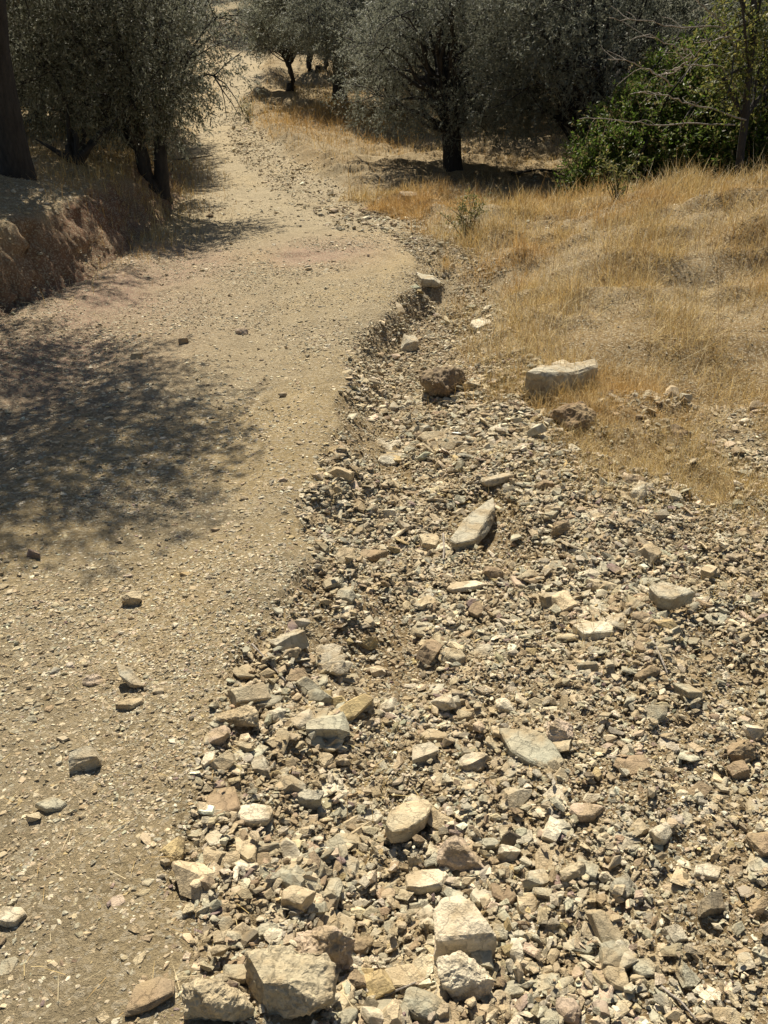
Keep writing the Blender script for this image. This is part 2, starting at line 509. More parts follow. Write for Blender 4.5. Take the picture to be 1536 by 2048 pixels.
def rock_mesh(name, r, dims, kind, color, detail=2, outline=None):
    """one rock with real volume: hull of a jittered slab, block or rounded cloud, bevelled, then roughened"""
    W, D, T = dims
    if outline is not None:
        o = np.asarray(outline, float)
        pts = np.concatenate([np.column_stack([o, np.full(len(o), T) + r.normal(0, .05 * T, len(o))]),
                              np.column_stack([o * .95 + o.mean(0) * .05 + r.normal(0, .02 * W, o.shape), np.zeros(len(o))])])
    elif kind == 'slab':
        n = r.integers(6, 9)
        a = np.sort(np.arange(n) / n * 2 * math.pi + r.normal(0, .28, n))
        rad = 1 / np.maximum(np.abs(np.cos(a)), np.abs(np.sin(a))) ** .6 * r.uniform(.82, 1.05, n)
        o = np.stack([np.cos(a) * rad, np.sin(a) * rad], -1)
        pts = np.concatenate([np.column_stack([o * r.uniform(.82, .98, (n, 1)), r.uniform(.8, 1, n)]),
                              np.column_stack([o, r.uniform(.25, .6, n)]), np.column_stack([o * .85, np.zeros(n)])])
    elif kind in ('block', 'wedge'):
        # broken stone: a box cut by random fracture planes
        k = r.integers(6, 10)
        nrm = unit(r.normal(0, 1, (k, 3)) + np.array([0, 0, .35]))
        box = np.array([[1, 0, 0], [-1, 0, 0], [0, 1, 0], [0, -1, 0], [0, 0, 1], [0, 0, -1.]])
        box = np.concatenate([unit(box[:5] + r.normal(0, .16, (5, 3))), box[5:]])
        pl = np.concatenate([box, nrm])
        dd_ = np.concatenate([np.full(6, 1.0), np.abs(nrm).sum(1) * r.uniform(.50, .80, k)])
        if kind == 'wedge':
            pl = np.concatenate([pl, unit(np.array([[.9, r.normal(0, .4), .75], [-.3, -.8, .7]]))])
            dd_ = np.concatenate([dd_, [.42, .55]])
        pts = []
        m_ = len(pl)
        for i in range(m_):
            for j in range(i + 1, m_):
                for q in range(j + 1, m_):
                    A = pl[[i, j, q]]
                    if abs(np.linalg.det(A)) > 1e-3:
                        v = np.linalg.solve(A, dd_[[i, j, q]])
                        if np.all(pl @ v < dd_ + 1e-5):
                            pts.append(v)
        pts = np.array(pts)
    else:
        d = unit(r.normal(0, 1, (26, 3)))
        pts = d * r.uniform(.86, 1.05, (26, 1))
        pts[:, 2] = pts[:, 2] * .5 + .5
    pts = np.asarray(pts, float)
    if outline is None:
        mn, mx = pts.min(0), pts.max(0)
        pts = (pts - (mn + mx) / 2) / np.maximum(mx - mn, 1e-6) * np.array([W, D, T])
        pts[:, 2] += T / 2
    bm = bmesh.new()
    for p in pts:
        bm.verts.new(p)
    res = bmesh.ops.convex_hull(bm, input=bm.verts[:])
    junk = [g for g in res['geom_interior'] if isinstance(g, bmesh.types.BMVert)]
    if junk:
        bmesh.ops.delete(bm, geom=junk, context='VERTS')
    bmesh.ops.dissolve_limit(bm, angle_limit=math.radians(7), verts=bm.verts[:], edges=bm.edges[:])
    bv = {'round': .12, 'block': .03, 'slab': .05, 'wedge': .03}[kind] * min(W, D, T * 1.6)
    bmesh.ops.bevel(bm, geom=bm.edges[:] + bm.verts[:], offset=bv, segments=1, affect='EDGES', profile=.6, clamp_overlap=True)
    bmesh.ops.triangulate(bm, faces=bm.faces[:])
    for _ in range(detail):
        Lmax = max(W, D) / (7 if detail < 3 else 16 if detail < 5 else 30)
        es = [e for e in bm.edges if e.calc_length() > Lmax]
        if es:
            bmesh.ops.subdivide_edges(bm, edges=es, cuts=1, use_grid_fill=False)
            bmesh.ops.triangulate(bm, faces=bm.faces[:])
    bm.normal_update()
    co = np.array([v.co for v in bm.verts])
    no = np.array([v.normal for v in bm.verts])
    size = (W * D * T) ** (1 / 3)
    off = r.uniform(0, 50, 3)
    q = co / size
    strat = q * np.array([1.3, 1.3, 7]) if kind in ('slab', 'wedge') else q * 2.2
    boost = (1.5 if kind == 'block' else 1.0) if name == 'boulder' else 1
    rough = boost * {'round': .16, 'block': .09, 'slab': .055, 'wedge': .08}[kind]
    disp = rough * size * (vnoise3(strat + off, 3) + .5 * vnoise3(q * 4.6 + off, 4) + .35 * vnoise3(q * 10 + off, 5))
    if detail >= 3:
        disp += rough * size * (.35 * vnoise3(q * 21 + off, 6) - .5 * np.clip(vnoise3(q * 6 + off, 7) - .12, 0, 1))
    co = co + no * disp[:, None]
    bm.verts.ensure_lookup_table()
    F = np.array([[v.index for v in f.verts] for f in bm.faces])
    bm.free()
    tint = np.asarray(color) * (1 + .22 * vnoise3(q * 1.7 + off, 8)[:, None] + np.array([.10, 0, -.08]) * vnoise3(q * 1.1 + off, 9)[:, None])
    return np_mesh(name, co, F, M_STONE, np.clip(tint, .03, .8), False)


HERO = []          # (x, y, radius) kept clear of scattered stones


def place_rock(name, me, x, y, T, rz=0, tilt=(0, 0), sink=.2, lift=0):
    o = link(name, me)
    z = float(np.mean(G([x, x + .02, x - .02, x, x], [y, y, y, y + .02, y - .02])))
    o.location = (x, y, z - sink * T + lift)
    o.rotation_euler = (tilt[0], tilt[1], rz)
    return o


#  left, top, right, bottom in the photograph; kind; colour; turn; label
hero = [
    (838, 1068, 876, 1110, 'block', 'tan', .3, 'blocky tan stone just below the lower tip of the leaning grey slab'),
    (755, 1014, 791, 1040, 'block', 'cream', .2, 'bright cream angular stone alone on bare brown soil left of the leaning grey slab'),
    (1095, 1040, 1141, 1080, 'round', 'brown', .4, 'rounded brown rock on the gravel right of the leaning grey slab'),
    (1330, 980, 1360, 1011, 'block', 'grey', .1, 'small grey cube-like stone on the thin grass at right'),
    (1337, 850, 1378, 882, 'wedge', 'brown', 0, 'brown triangular stone at the lower edge of the dry grass slope'),
    (714, 1274, 758, 1303, 'round', 'ochre', .3, 'smooth rounded ochre cobble above the shale ledges'),
    (145, 1496, 210, 1546, 'block', 'grey', .5, 'large pale grey angular block on the track at far left'),
    (72, 1593, 138, 1627, 'slab', 'grey green', .2, 'flat grey-green stone on the track below the pale angular block'),
    (233, 1394, 291, 1421, 'slab', 'tan', .1, 'long flat pale stone on the track left of the gully edge'),
    (165, 1349, 211, 1375, 'wedge', 'pinkish', .2, 'pinkish pointed stone beside a tilted grey plate on the track'),
    (246, 1182, 288, 1215, 'block', 'tan', .1, 'squarish tan cobble alone on the track below the tree shadow'),
    (502, 1506, 546, 1561, 'block', 'grey', .5, 'upright grey block standing on end among shale pieces'),
    (630, 1498, 669, 1546, 'block', 'tan', .9, 'tilted rectangular tan block beside a dark hollow'),
    (814, 1476, 876, 1538, 'block', 'grey', .6, 'big angular brown-grey block above the large flat slab'),
    (836, 1458, 898, 1490, 'slab', 'tan', .1, 'flat pale tan plate lying beyond the angular brown-grey block'),
    (1084, 1435, 1151, 1500, 'round', 'pinkish', .4, 'knobbly rounded pinkish rock resting on the corner of a flat grey slab'),
    (868, 1684, 971, 1751, 'wedge', 'pinkish', .15, 'pink and cream wedge-shaped rock with an orange stained edge'),
    (992, 1692, 1039, 1726, 'block', 'cream', .1, 'pale rounded block just right of the pink wedge-shaped rock'),
    (806, 1750, 906, 1792, 'slab', 'cream', .15, 'wide pale flat stone below the pink wedge-shaped rock'),
    (576, 1860, 716, 1950, 'round', 'pinkish', .2, 'rough pinkish boulder with a dark pitted hollow behind the largest boulder'),
    (498, 1922, 680, 2060, 'block', 'tan', .35, 'largest rough beige boulder at the bottom edge of the photo'),
    (366, 1986, 514, 2070, 'round', 'tan', .1, 'low rounded beige boulder left of the largest boulder'),
    (503, 1918, 572, 1972, 'block', 'brown', .6, 'brownish cube-shaped stone wedged between oval cobble and boulder'),
    (443, 1930, 507, 1971, 'slab', 'grey green', .1, 'smooth oval grey-green cobble left of the beige boulders'),
    (760, 1934, 849, 1987, 'slab', 'tan', .1, 'flat tan stone with an uneven edge right of the boulders'),
    (868, 1934, 988, 2004, 'block', 'cream', .3, 'rough cream limestone lump below the tall cream boulder'),
    (684, 1944, 732, 1982, 'block', 'brown', .1, 'small square brown stone at the right foot of the pinkish boulder'),
    (880, 1884, 929, 1930, 'wedge', 'grey', .2, 'pointed grey stone leaning on the tall cream boulder'),
    (930, 1884, 992, 1957, 'block', 'grey green', .5, 'cracked grey-green cobble at the right foot of the tall cream boulder'),
    (994, 1966, 1052, 2004, 'slab', 'grey green', .5, 'long grey slat of stone tilted on bare soil at the bottom'),
    (1446, 1480, 1509, 1532, 'round', 'brown', .4, 'rusty brown rounded rock near the right edge of the photo'),
    (1450, 1524, 1494, 1562, 'block', 'brown', .2, 'dark brown stone tucked below the rusty rounded rock'),
    (1133, 1608, 1214, 1645, 'slab', 'pinkish', .15, 'layered pinkish flat rock in the middle of the gravel'),
    (1143, 1243, 1238, 1287, 'slab', 'cream', .1, 'whitish low rock flush with the gravel right of centre'),
    (1380, 1728, 1441, 1762, 'slab', 'cream', -.3, 'pale tilted plate with a shadow beneath near the right edge'),
    (1380, 1789, 1442, 1838, 'block', 'dark', .6, 'dark grey-green angular stone below the pale tilted plate'),
    (1322, 1844, 1372, 1893, 'block', 'grey', .5, 'grey angular cobble in the lower right gravel'),
    (1488, 1650, 1560, 1722, 'block', 'brown', .4, 'dark rusty block cut by the right edge of the photo'),
    (1258, 1924, 1309, 1962, 'slab', 'grey green', .1, 'flat dark green stone on bare soil at the lower right'),
    (1343, 1928, 1387, 1988, 'wedge', 'grey green', .9, 'upright pointed green stone at the lower right'),
    (-10, 1816, 63, 1858, 'slab', 'cream', .1, 'pale stone cut by the left edge of the photo'),
    (792, 378, 836, 413, 'block', 'brown', .3, 'dark brown rock in dry grass at the far bend of the gully'),
    (938, 632, 991, 662, 'slab', 'cream', .2, 'pale cream rock at the foot of the golden grass'),
    (470, 655, 497, 671, 'block', 'pinkish', .2, 'small reddish stone farthest right of the loose ones on the smooth track'),
    (358, 674, 378, 691, 'block', 'brown', .2, 'small brown cube stone on the smooth track'),
    (262, 701, 286, 720, 'block', 'tan', .4, 'small tan stone on the track at the tip of the tree shadow'),
    (765, 868, 806, 935, 'slab', 'ochre', 1.2, 'long yellowish rock rib in the floor of the gully'),
    (470, 1612, 548, 1664, 'slab', 'cream', -.4, 'pale flat cobble with a chipped corner below the upright block'),
    (412, 1560, 490, 1642, 'slab', 'brown', .3, 'mottled brown-grey rock left of the pale chipped cobble'),
    (410, 1661, 452, 1700, 'slab', 'cream', .2, 'pale triangular plate below the mottled brown rock'),
    (330, 1676, 380, 1738, 'block', 'ochre', .7, 'yellowish coarse stone at the edge of the track'),
    (584, 1590, 647, 1625, 'block', 'grey', .2, 'grey faceted stone left of the biggest flat slab'),
    (960, 946, 1032, 972, 'slab', 'grey', -.1, 'flat grey plate at the upper edge of the gully stones'),
    (1068, 955, 1108, 985, 'block', 'brown', .1, 'brown blocky rock beside the flat grey plate'),
    (430, 1424, 524, 1460, 'block', 'tan', .08, 'long narrow tan stone lying at the gully edge'),
    (695, 1392, 748, 1428, 'block', 'grey', .4, 'greyish double-topped block above a dry stick'),
    (474, 1482, 510, 1508, 'block', 'tan', .1, 'small square-topped tan block left of the upright block'),
    (790, 672, 833, 708, 'block', 'grey', .5, 'brown-grey cube-like stone at the foot of the gully wall'),
    (832, 553, 884, 580, 'block', 'grey', .2, 'grey rock at the narrow far end of the gully'),
    (705, 1100, 782, 1124, 'slab', 'brown', 0, 'long low brown slab half buried in the gully gravel'),
    (890, 1172, 975, 1190, 'slab', 'cream', .05, 'thin white and orange plate lying in the gravel'),
    (1192, 1740, 1228, 1772, 'wedge', 'cream', .4, 'small bright stone with a sharp tip in the lower gravel'),
    (1060, 1780, 1110, 1800, 'slab', 'grey green', .1, 'thin grey-green plate in the lower gravel'),
    (1050, 1740, 1102, 1778, 'slab', 'grey', .3, 'grey flat stone between two green cobbles'),
    (954, 1679, 1000, 1702, 'slab', 'grey green', .1, 'dark green flat stone above the pale rounded block'),
]
STONE_LABELLED = 0
for (l, t, r_, b_, kind, cname, rz, label) in hero:
    rr = np.random.default_rng(l * 7 + t)
    p = hit([(l + r_) / 2], [b_ - .12 * (b_ - t)], H)[0]
    dep = p[1] * cosP - (p[2] - CAM_Z) * sinP
    Wm, Hm = (r_ - l) * dep / FPX, (b_ - t) * dep / FPX
    dn = math.hypot(p[0], p[1])
    a = math.atan2(CAM_Z - p[2], dn)
    if kind == 'slab':
        T = min(.26 * Wm, .5 * Hm / math.cos(a))
    elif kind == 'round':
        T = min(.68 * Wm, .74 * Hm / math.cos(a))
    else:
        T = min(.60 * Wm, .66 * Hm / math.cos(a))
    D = np.clip((Hm - T * math.cos(a) * .9) / max(math.sin(a), .2), .45 * Wm, 1.3 * Wm)
    big = (r_ - l) > 85
    T *= 1.15
    me = rock_mesh('boulder' if big and kind != 'slab' else 'stone', rr, (Wm * .98, D, T), kind, PAL[cname], 5 if big else 3)
    y = p[1] + D * .40
    x = p[0] * y / p[1] if p[1] > .1 else p[0]
    o = place_rock('boulder' if big else 'stone', me, x, y, T, (rz * .35), tuple(rr.normal(0, .09, 2)), .22)
    tag(o, label, 'boulder' if big else 'stone')
    HERO.append((x, y, max(Wm, D) * .5))
    STONE_LABELLED += 1


def slab_outline(pts, T, cname, label, name='stone_slab', cat='stone slab', lift=0.0, tilt=(0, 0), seed=1, detail=4):
    """a slab whose top edge is given in photograph pixels; it gets its own height, thickness and place on the ground"""
    cen = np.mean(pts, 0)
    p = hit([cen[0]], [cen[1]], H)[0]
    zt = p[2] + T + lift
    for _ in range(3):
        w = hit([a for a, b in pts], [b for a, b in pts], lambda x, y: np.full_like(x, zt))
        c = w.mean(0)
        gb = float(np.mean(G(w[:, 0], w[:, 1])))
        zt = gb + T + lift
    if lift == 0:
        T = zt - float(np.min(G(w[:, 0], w[:, 1]))) + .02
    me = rock_mesh(name, np.random.default_rng(seed), (np.ptp(w[:, 0]), np.ptp(w[:, 1]), T), 'slab', PAL[cname], detail, outline=w[:, :2] - c[:2])
    o = link(name, me)
    o.location = (c[0], c[1], zt - T)
    o.rotation_euler = (*tilt, 0)
    tag(o, label, cat)
    HERO.append((c[0], c[1], .5 * max(np.ptp(w[:, 0]), np.ptp(w[:, 1]))))
    return o


slab_outline([(1051, 742), (1085, 728), (1192, 715), (1197, 727), (1150, 741), (1090, 746)], .15, 'grey', 'long flat-topped stone block with a shaded front in the dry grass', seed=3)
slab_outline([(900, 1068), (932, 1035), (988, 1003), (992, 1018), (978, 1042), (950, 1072), (915, 1076)], .05, 'grey', 'smooth pale grey slab leaning in the middle of the gully', lift=.03, tilt=(.10, -.10), seed=4)
slab_outline([(996, 1453), (1088, 1454), (1092, 1490), (1108, 1515), (1132, 1522), (1106, 1540), (1060, 1522), (1022, 1500)], .022, 'grey green', 'thin flat olive-grey slab lying level under a rounded pinkish rock', seed=5)
slab_outline([(768, 1648), (778, 1622), (812, 1597), (856, 1593), (864, 1610), (852, 1636), (815, 1662), (780, 1668)], .045, 'tan', 'big smooth flat slab raised on a dark shadow in the foreground', lift=.018, tilt=(-.05, .03), seed=6)
slab_outline([(1298, 1168), (1330, 1160), (1392, 1180), (1345, 1196), (1318, 1190)], .06, 'grey', 'flat grey slab overhanging a small dark pit at right', lift=.03, seed=8)
slab_outline([(1102, 714), (1128, 709), (1148, 714), (1125, 722)], .12, 'cream', 'small pale stone just behind the long flat-topped block', seed=9, detail=3)
slab_outline([(868, 1822), (885, 1797), (925, 1792), (950, 1810), (958, 1842), (998, 1866), (960, 1870), (915, 1858), (872, 1880)], .10, 'cream', 'tall cream boulder with a bright top and a deep shadowed front', 'boulder', 'boulder', seed=12)
slab_outline([(233, 1330), (262, 1336), (288, 1364), (262, 1362), (238, 1350)], .02, 'grey', 'tilted grey plate on the track beside the pinkish pointed stone', lift=.02, tilt=(.2, .1), seed=14, detail=3)


def shale_ledge(cx, cy, wpx, n, yaw, cname, label, seed):
    """weathered bedding: tilted thin layers of one outcrop, each one a part"""
    r = np.random.default_rng(seed)
    p = hit([cx], [cy], H)[0]
    dep = p[1] * cosP - (p[2] - CAM_Z) * sinP
    Wm = wpx * dep / FPX
    root = empty('shale_outcrop', (p[0], p[1], p[2] - .02), yaw)
    tag(root, label, 'rock outcrop')
    n = int(n * 1.8)
    for k in range(n):
        f = k / max(n - 1, 1) - .5
        w = Wm * r.uniform(.35, .8)
        d = Wm * r.uniform(.16, .28)
        me = rock_mesh('layer', r, (w, d, Wm * r.uniform(.05, .09)), 'slab', np.array(PAL[cname]) * r.uniform(.85, 1.15), 3)
        o = link('layer', me, root)
        o.location = (r.normal(0, Wm * .16), f * Wm * .8, r.uniform(-.005, .02))
        o.rotation_euler = (math.radians(r.uniform(24, 48)), r.normal(0, .10), r.normal(0, .2))
    return root


shale_ledge(512, 1378, 130, 7, .5, 'grey green', 'grey-green layered shale ledge breaking out of the gully edge', 31)
shale_ledge(620, 1420, 150, 6, .45, 'ochre', 'yellowish smooth shale outcrop beside the long narrow tan stone', 32)
shale_ledge(700, 1640, 130, 9, .55, 'tan', 'tilted yellow-green shale ledge left of the raised foreground slab', 33)
shale_ledge(620, 1730, 95, 6, .6, 'grey green', 'splintered grey shale ledge below the grey faceted stone', 34)
shale_ledge(640, 1310, 120, 7, .5, 'cream', 'pale shale bedding at the head of the foreground hollow', 35)
shale_ledge(770, 900, 120, 6, .3, 'cream', 'whitish bedding plates in the upper gully floor', 36)
shale_ledge(900, 880, 110, 6, .2, 'tan', 'broken tan rock layers at the right side of the upper gully', 37)

# lump of dark earth in the gully and the eroded pit edge in the grass
rr = np.random.default_rng(77)
p = hit([893], [800], H)[0]
me = rock_mesh('earth_clod', rr, (.28, .28, .22), 'round', (.20, .145, .09), 4)
tag(place_rock('earth_clod', me, p[0], p[1] + .1, .22, .4, (0, 0), .15), 'dark brown lump of caked earth standing in the upper gully', 'earth clod')
HERO.append((p[0], p[1] + .1, .14))
p = hit([1155], [862], H)[0]
me = rock_mesh('earth_clod', rr, (.30, .24, .14), 'round', (.24, .165, .09), 4)
tag(place_rock('earth_clod', me, p[0], p[1] + .1, .14, .2, (0, 0), .2), 'brown earth clod in dry grass below the long flat-topped block', 'earth clod')
HERO.append((p[0], p[1] + .1, .16))

# ------------------------------------------------------------------ scattered stones
NT = 44
T_V, T_F = [], []
for k in range(NT):
    r = np.random.default_rng(900 + k)
    if k % 4 == 3:
        pts = unit(r.normal(0, 1, (13, 3))) * r.uniform(.8, 1.1, (13, 1))
    else:
        n = r.integers(4, 7)
        a = np.sort(np.arange(n) / n * 2 * math.pi + r.normal(0, .35, n))
        o = np.stack([np.cos(a), np.sin(a)], -1) * r.uniform(.75, 1.1, (n, 1))
        pts = np.concatenate([np.column_stack([o * r.uniform(.6, .95, (n, 1)), r.uniform(.6, 1, n)]), np.column_stack([o, r.uniform(-1, .2, n)])])
    bm = bmesh.new()
    for q in pts:
        bm.verts.new(q)
    res = bmesh.ops.convex_hull(bm, input=bm.verts[:])
    junk = [g for g in res['geom_interior'] if isinstance(g, bmesh.types.BMVert)]
    if junk:
        bmesh.ops.delete(bm, geom=junk, context='VERTS')
    bmesh.ops.triangulate(bm, faces=bm.faces[:])
    bm.verts.index_update()
    v = np.array([w.co for w in bm.verts])
    v = v / np.abs(v).max(0) * .5
    T_V.append(v)
    T_F.append(np.array([[w.index for w in f.verts] for f in bm.faces]))
    bm.free()


def rotm(yaw, ax, ay):
    cy, sy, ca, sa, cb, sb = np.cos(yaw), np.sin(yaw), np.cos(ax), np.sin(ax), np.cos(ay), np.sin(ay)
    z, o = np.zeros_like(yaw), np.ones_like(yaw)
    Rz = np.stack([cy, -sy, z, sy, cy, z, z, z, o], -1).reshape(-1, 3, 3)
    Rx = np.stack([o, z, z, z, ca, -sa, z, sa, ca], -1).reshape(-1, 3, 3)
    Ry = np.stack([cb, z, sb, z, o, z, -sb, z, cb], -1).reshape(-1, 3, 3)
    return Ry @ Rx @ Rz


def scatter(n, y0, y1, keep, u=.62, seed=0, power=1.0):
    """points spread over the ground in a fan ahead, thinned by keep(x, y)"""
    r = np.random.default_rng(seed)
    y = (y0 ** (2 * power) + r.random(n) * (y1 ** (2 * power) - y0 ** (2 * power))) ** (1 / (2 * power))
    x = (r.random(n) * 2 - 1) * u * (y + .55)
    k = r.random(n) < keep(x, y)
    return x[k], y[k]


def clear_of_hero(x, y, s):
    ok = np.ones(len(x), bool)
    for hx, hy, hr in HERO:
        ok &= (x - hx) ** 2 + (y - hy) ** 2 > (hr * .58 + s * .3) ** 2
    return ok


def soil_patch(x, y):
    return 1 - .9 * S((fbm2(x * 2.7 + 5 + .5 * y, y * 1.2, 3, 75) - .10) / .16)


def straw_patch(x, y):
    w = np.exp(-((x - 1.45) / .62) ** 2 - ((y - 3.95) / .65) ** 2)
    w = np.maximum(w, .8 * np.exp(-((x - 2.0) / .5) ** 2 - ((y - 3.0) / .6) ** 2))
    w = np.maximum(w, .8 * np.exp(-((x - 1.1) / .5) ** 2 - ((y - 4.7) / .4) ** 2))
    w = np.maximum(w, .45 * S((x - 1.2) / .6) * S((y - 1.9) / .5) * (y < 4.8))
    return np.clip(w * (1.05 + 2.6 * fbm2(x * 2.6, y * 2.6, 4, 84)), 0, 1)


def k_gully(x, y):
    g, f, l, r = zones(x, y)
    cl = np.clip(.65 + 1.2 * fbm2(x * 2.3, y * 2.3, 3, 71), .12, 1)
    dens = g * cl * soil_patch(x, y) * (1 - .85 * straw_patch(x, y))
    rightrub = r * (y < 4.6) * .55 * cl * (1 - .85 * straw_patch(x, y))
    far = (1 - g) * (1 - l) * (1 - r) * .006
    return np.clip(dens + rightrub + far, 0, 1)


def k_far_rubble(x, y):
    g, f, l, r = zones(x, y)
    return g * np.clip(.55 + 1.4 * fbm2(x * 1.3, y * 1.3, 3, 78), .08, 1)


def k_road(x, y):
    g, f, l, r = zones(x, y)
    return (1 - g) * (1 - l) * (1 - r) * S((fbm2(x * 2.4, y * 1.3, 4, 79) + .12) / .3)


def k_debris(x, y):
    g, f, l, r = zones(x, y)
    t = toe(y) - x
    return np.clip(l * np.where(f > .5, .3, .8) * (t < 1.9) + .5 * np.exp(-((t + .12) / .2) ** 2) * (y < 9), 0, 1)


def k_chip(x, y):
    g, f, l, r = zones(x, y)
    cl = np.clip(.5 + 1.5 * fbm2(x * 1.7, y * 1.7, 4, 73), .05, 1)
    smooth_road = (1 - g) * (1 - l) * (1 - r)
    bare = np.clip(1.2 * (1 - S((y - 2.5) / 2)) + .62 + .3 * S((y - 4) / 2), 0, 1)
    return np.clip(g * .95 * (.62 + .38 * soil_patch(x, y)) * (1 - .55 * straw_patch(x, y)) + smooth_road * cl * bare * .75 + l * (1 - f) * (y < 11) * .45 + f * .06 + r * np.where(y < 4.6, .6 * (1 - .6 * straw_patch(x, y)), .12), 0, 1)


def sizes(n, lo, hi, ex, r):
    q = r.random(n)
    return (lo ** -ex + q * (hi ** -ex - lo ** -ex)) ** (-1 / ex)


cn = list(PAL)
pal_w = np.array([.22, .31, .16, .09, .012, .02, .16, .02, .008])
LAY = []
for (n, y0, y1, kf, lo, hi, ex, u, seed) in [
    (22000, .5, 5.2, k_gully, .030, .11, 2.1, .60, 101),
    (10000, 4.0, 12.5, k_gully, .042, .15, 2.4, .55, 102),
    (40000, 9.0, 30.0, k_far_rubble, .035, .14, 2.2, .40, 109),
    (56000, .5, 4.2, k_gully, .018, .046, 1.2, .60, 103),
    (60000, 3.2, 9.0, k_gully, .024, .052, 1.4, .55, 104),
    (130000, .5, 3.4, k_chip, .007, .020, 1.4, .60, 105),
    (60000, .5, 2.3, k_chip, .0035, .009, 1.2, .60, 108),
    (230000, 2.8, 10.0, k_chip, .011, .026, 1.7, .56, 106),
    (26000, .6, 6.5, k_road, .012, .040, 1.7, .60, 110),
    (40000, 5.0, 12.0, k_debris, .014, .060, 1.9, .60, 111),
    (170000, 8.0, 36.0, k_chip, .020, .075, 2.1, .45, 107),
]:
    x, y = scatter(n, y0, y1, kf, u, seed)
    r = np.random.default_rng(seed + 500)
    s = sizes(len(x), lo, hi, ex, r)
    ok = clear_of_hero(x, y, s)
    x, y, s = x[ok], y[ok], s[ok]
    g = zones(x, y)[0]
    ci = r.choice(len(cn), len(x), p=pal_w)
    tm = r.integers(0, NT, len(x))
    fl = np.where(tm % 4 == 3, r.uniform(.4, .7, len(x)), r.uniform(.08, .24, len(x)))
    sd = np.stack([s * r.uniform(.9, 1.25, len(x)), s * r.uniform(.5, .95, len(x)), s * fl], -1)
    til = .13 + .20 * g
    LAY.append(dict(x=x, y=y, s=s, ci=ci, tm=tm, sd=sd, yaw=np.where(r.random(len(x)) < .5, r.normal(.35, .45, len(x)), r.uniform(0, 6.283, len(x))), ax=r.normal(.1, 1, len(x)) * til, ay=r.normal(0, 1, len(x)) * til,
                    lift=sd[:, 2] * r.uniform(-.12, .45, len(x)) + g * r.exponential(.006, len(x)) * (s > .012), br=r.uniform(.78, 1.18, len(x))))
ST = {k: np.concatenate([a[k] for a in LAY]) for k in LAY[0]}
ST['z'] = H(ST['x'], ST['y'])
P = np.stack([ST['x'], ST['y'], ST['z'] + ST['lift']], -1)
px, py, pz = proj(P)
vis = (px > 4) & (px < 1532) & (py > 4) & (py < 2044)
pxs = np.where(vis, ST['s'] * np.sqrt(ST['sd'][:, 1] / ST['s']) / pz, 0)
N_SINGLE = 292 - STONE_LABELLED - 8
single = np.zeros(len(P), bool)
single[np.argsort(-pxs)[:N_SINGLE]] = True


def where_word(x, y, g):
    if y > 7:
        return 'in the far stretch of the track'
    if g < .4 and x < .3:
        return 'on the smooth track beside the gully'
    if y > 3.4:
        return 'in the upper gully under the grass slope'
    if y > 1.9:
        return 'in the middle gravel of the gully'
    return 'in the gravel at the foot of the photo'


gs = zones(ST['x'], ST['y'])[0]
for i in np.nonzero(single)[0]:
    rr = np.random.default_rng(5000 + int(i))
    kind = ['slab', 'slab', 'wedge', 'slab', 'block'][int(i) % 5] if ST['tm'][i] % 4 != 3 else ['round', 'block'][int(i) % 2]
    sd = ST['sd'][i].copy()
    if kind in ('block', 'round'):
        sd[2] = ST['s'][i] * rr.uniform(.45, .65)
    cname = cn[ST['ci'][i]]
    me = rock_mesh('stone', rr, tuple(sd), kind, np.array(PAL[cname]) * ST['br'][i], 2)
    o = link('stone', me)
    o.location = (ST['x'][i], ST['y'][i], ST['z'][i] - .18 * sd[2] + min(ST['lift'][i] * .3, .008))
    o.rotation_euler = (ST['ax'][i] * .8, ST['ay'][i] * .8, ST['yaw'][i])
    shape = {'slab': 'flat', 'wedge': 'pointed', 'block': 'blocky', 'round': 'rounded'}[kind]
    ww = where_word(ST['x'][i], ST['y'][i], gs[i])
    tag(o, f'loose {shape} {cname} stone {ww}', 'stone', f'{shape} {cname} stones {ww}')

Vs, Fs, Cs, off = [], [], [], 0
R = rotm(ST['yaw'], ST['ax'], ST['ay'])
base_c = np.array([PAL[c] for c in cn])[ST['ci']] * ST['br'][:, None]
base_c = base_c * (1 + np.random.default_rng(3).normal(0, .13, (len(base_c), 1)) + np.random.default_rng(4).normal(0, .018, base_c.shape))
for k in range(NT):
    ii = np.nonzero((ST['tm'] == k) & ~single)[0]
    v = T_V[k][None] * ST['sd'][ii][:, None, :]
    v = np.einsum('nij,nvj->nvi', R[ii], v) + P[ii][:, None, :]
    nv = len(T_V[k])
    Vs.append(v.reshape(-1, 3))
    Fs.append((T_F[k][None] + (np.arange(len(ii)) * nv)[:, None, None] + off).reshape(-1, 3))
    Cs.append(np.repeat(base_c[ii], nv, 0))
    off += nv * len(ii)
me = np_mesh('gravel', np.concatenate(Vs), np.concatenate(Fs), M_STONE, np.clip(np.concatenate(Cs), .02, .8), False)
tag(link('gravel', me), 'loose angular shale gravel covering the gully and strewn over the track', 'gravel', kind='stuff')


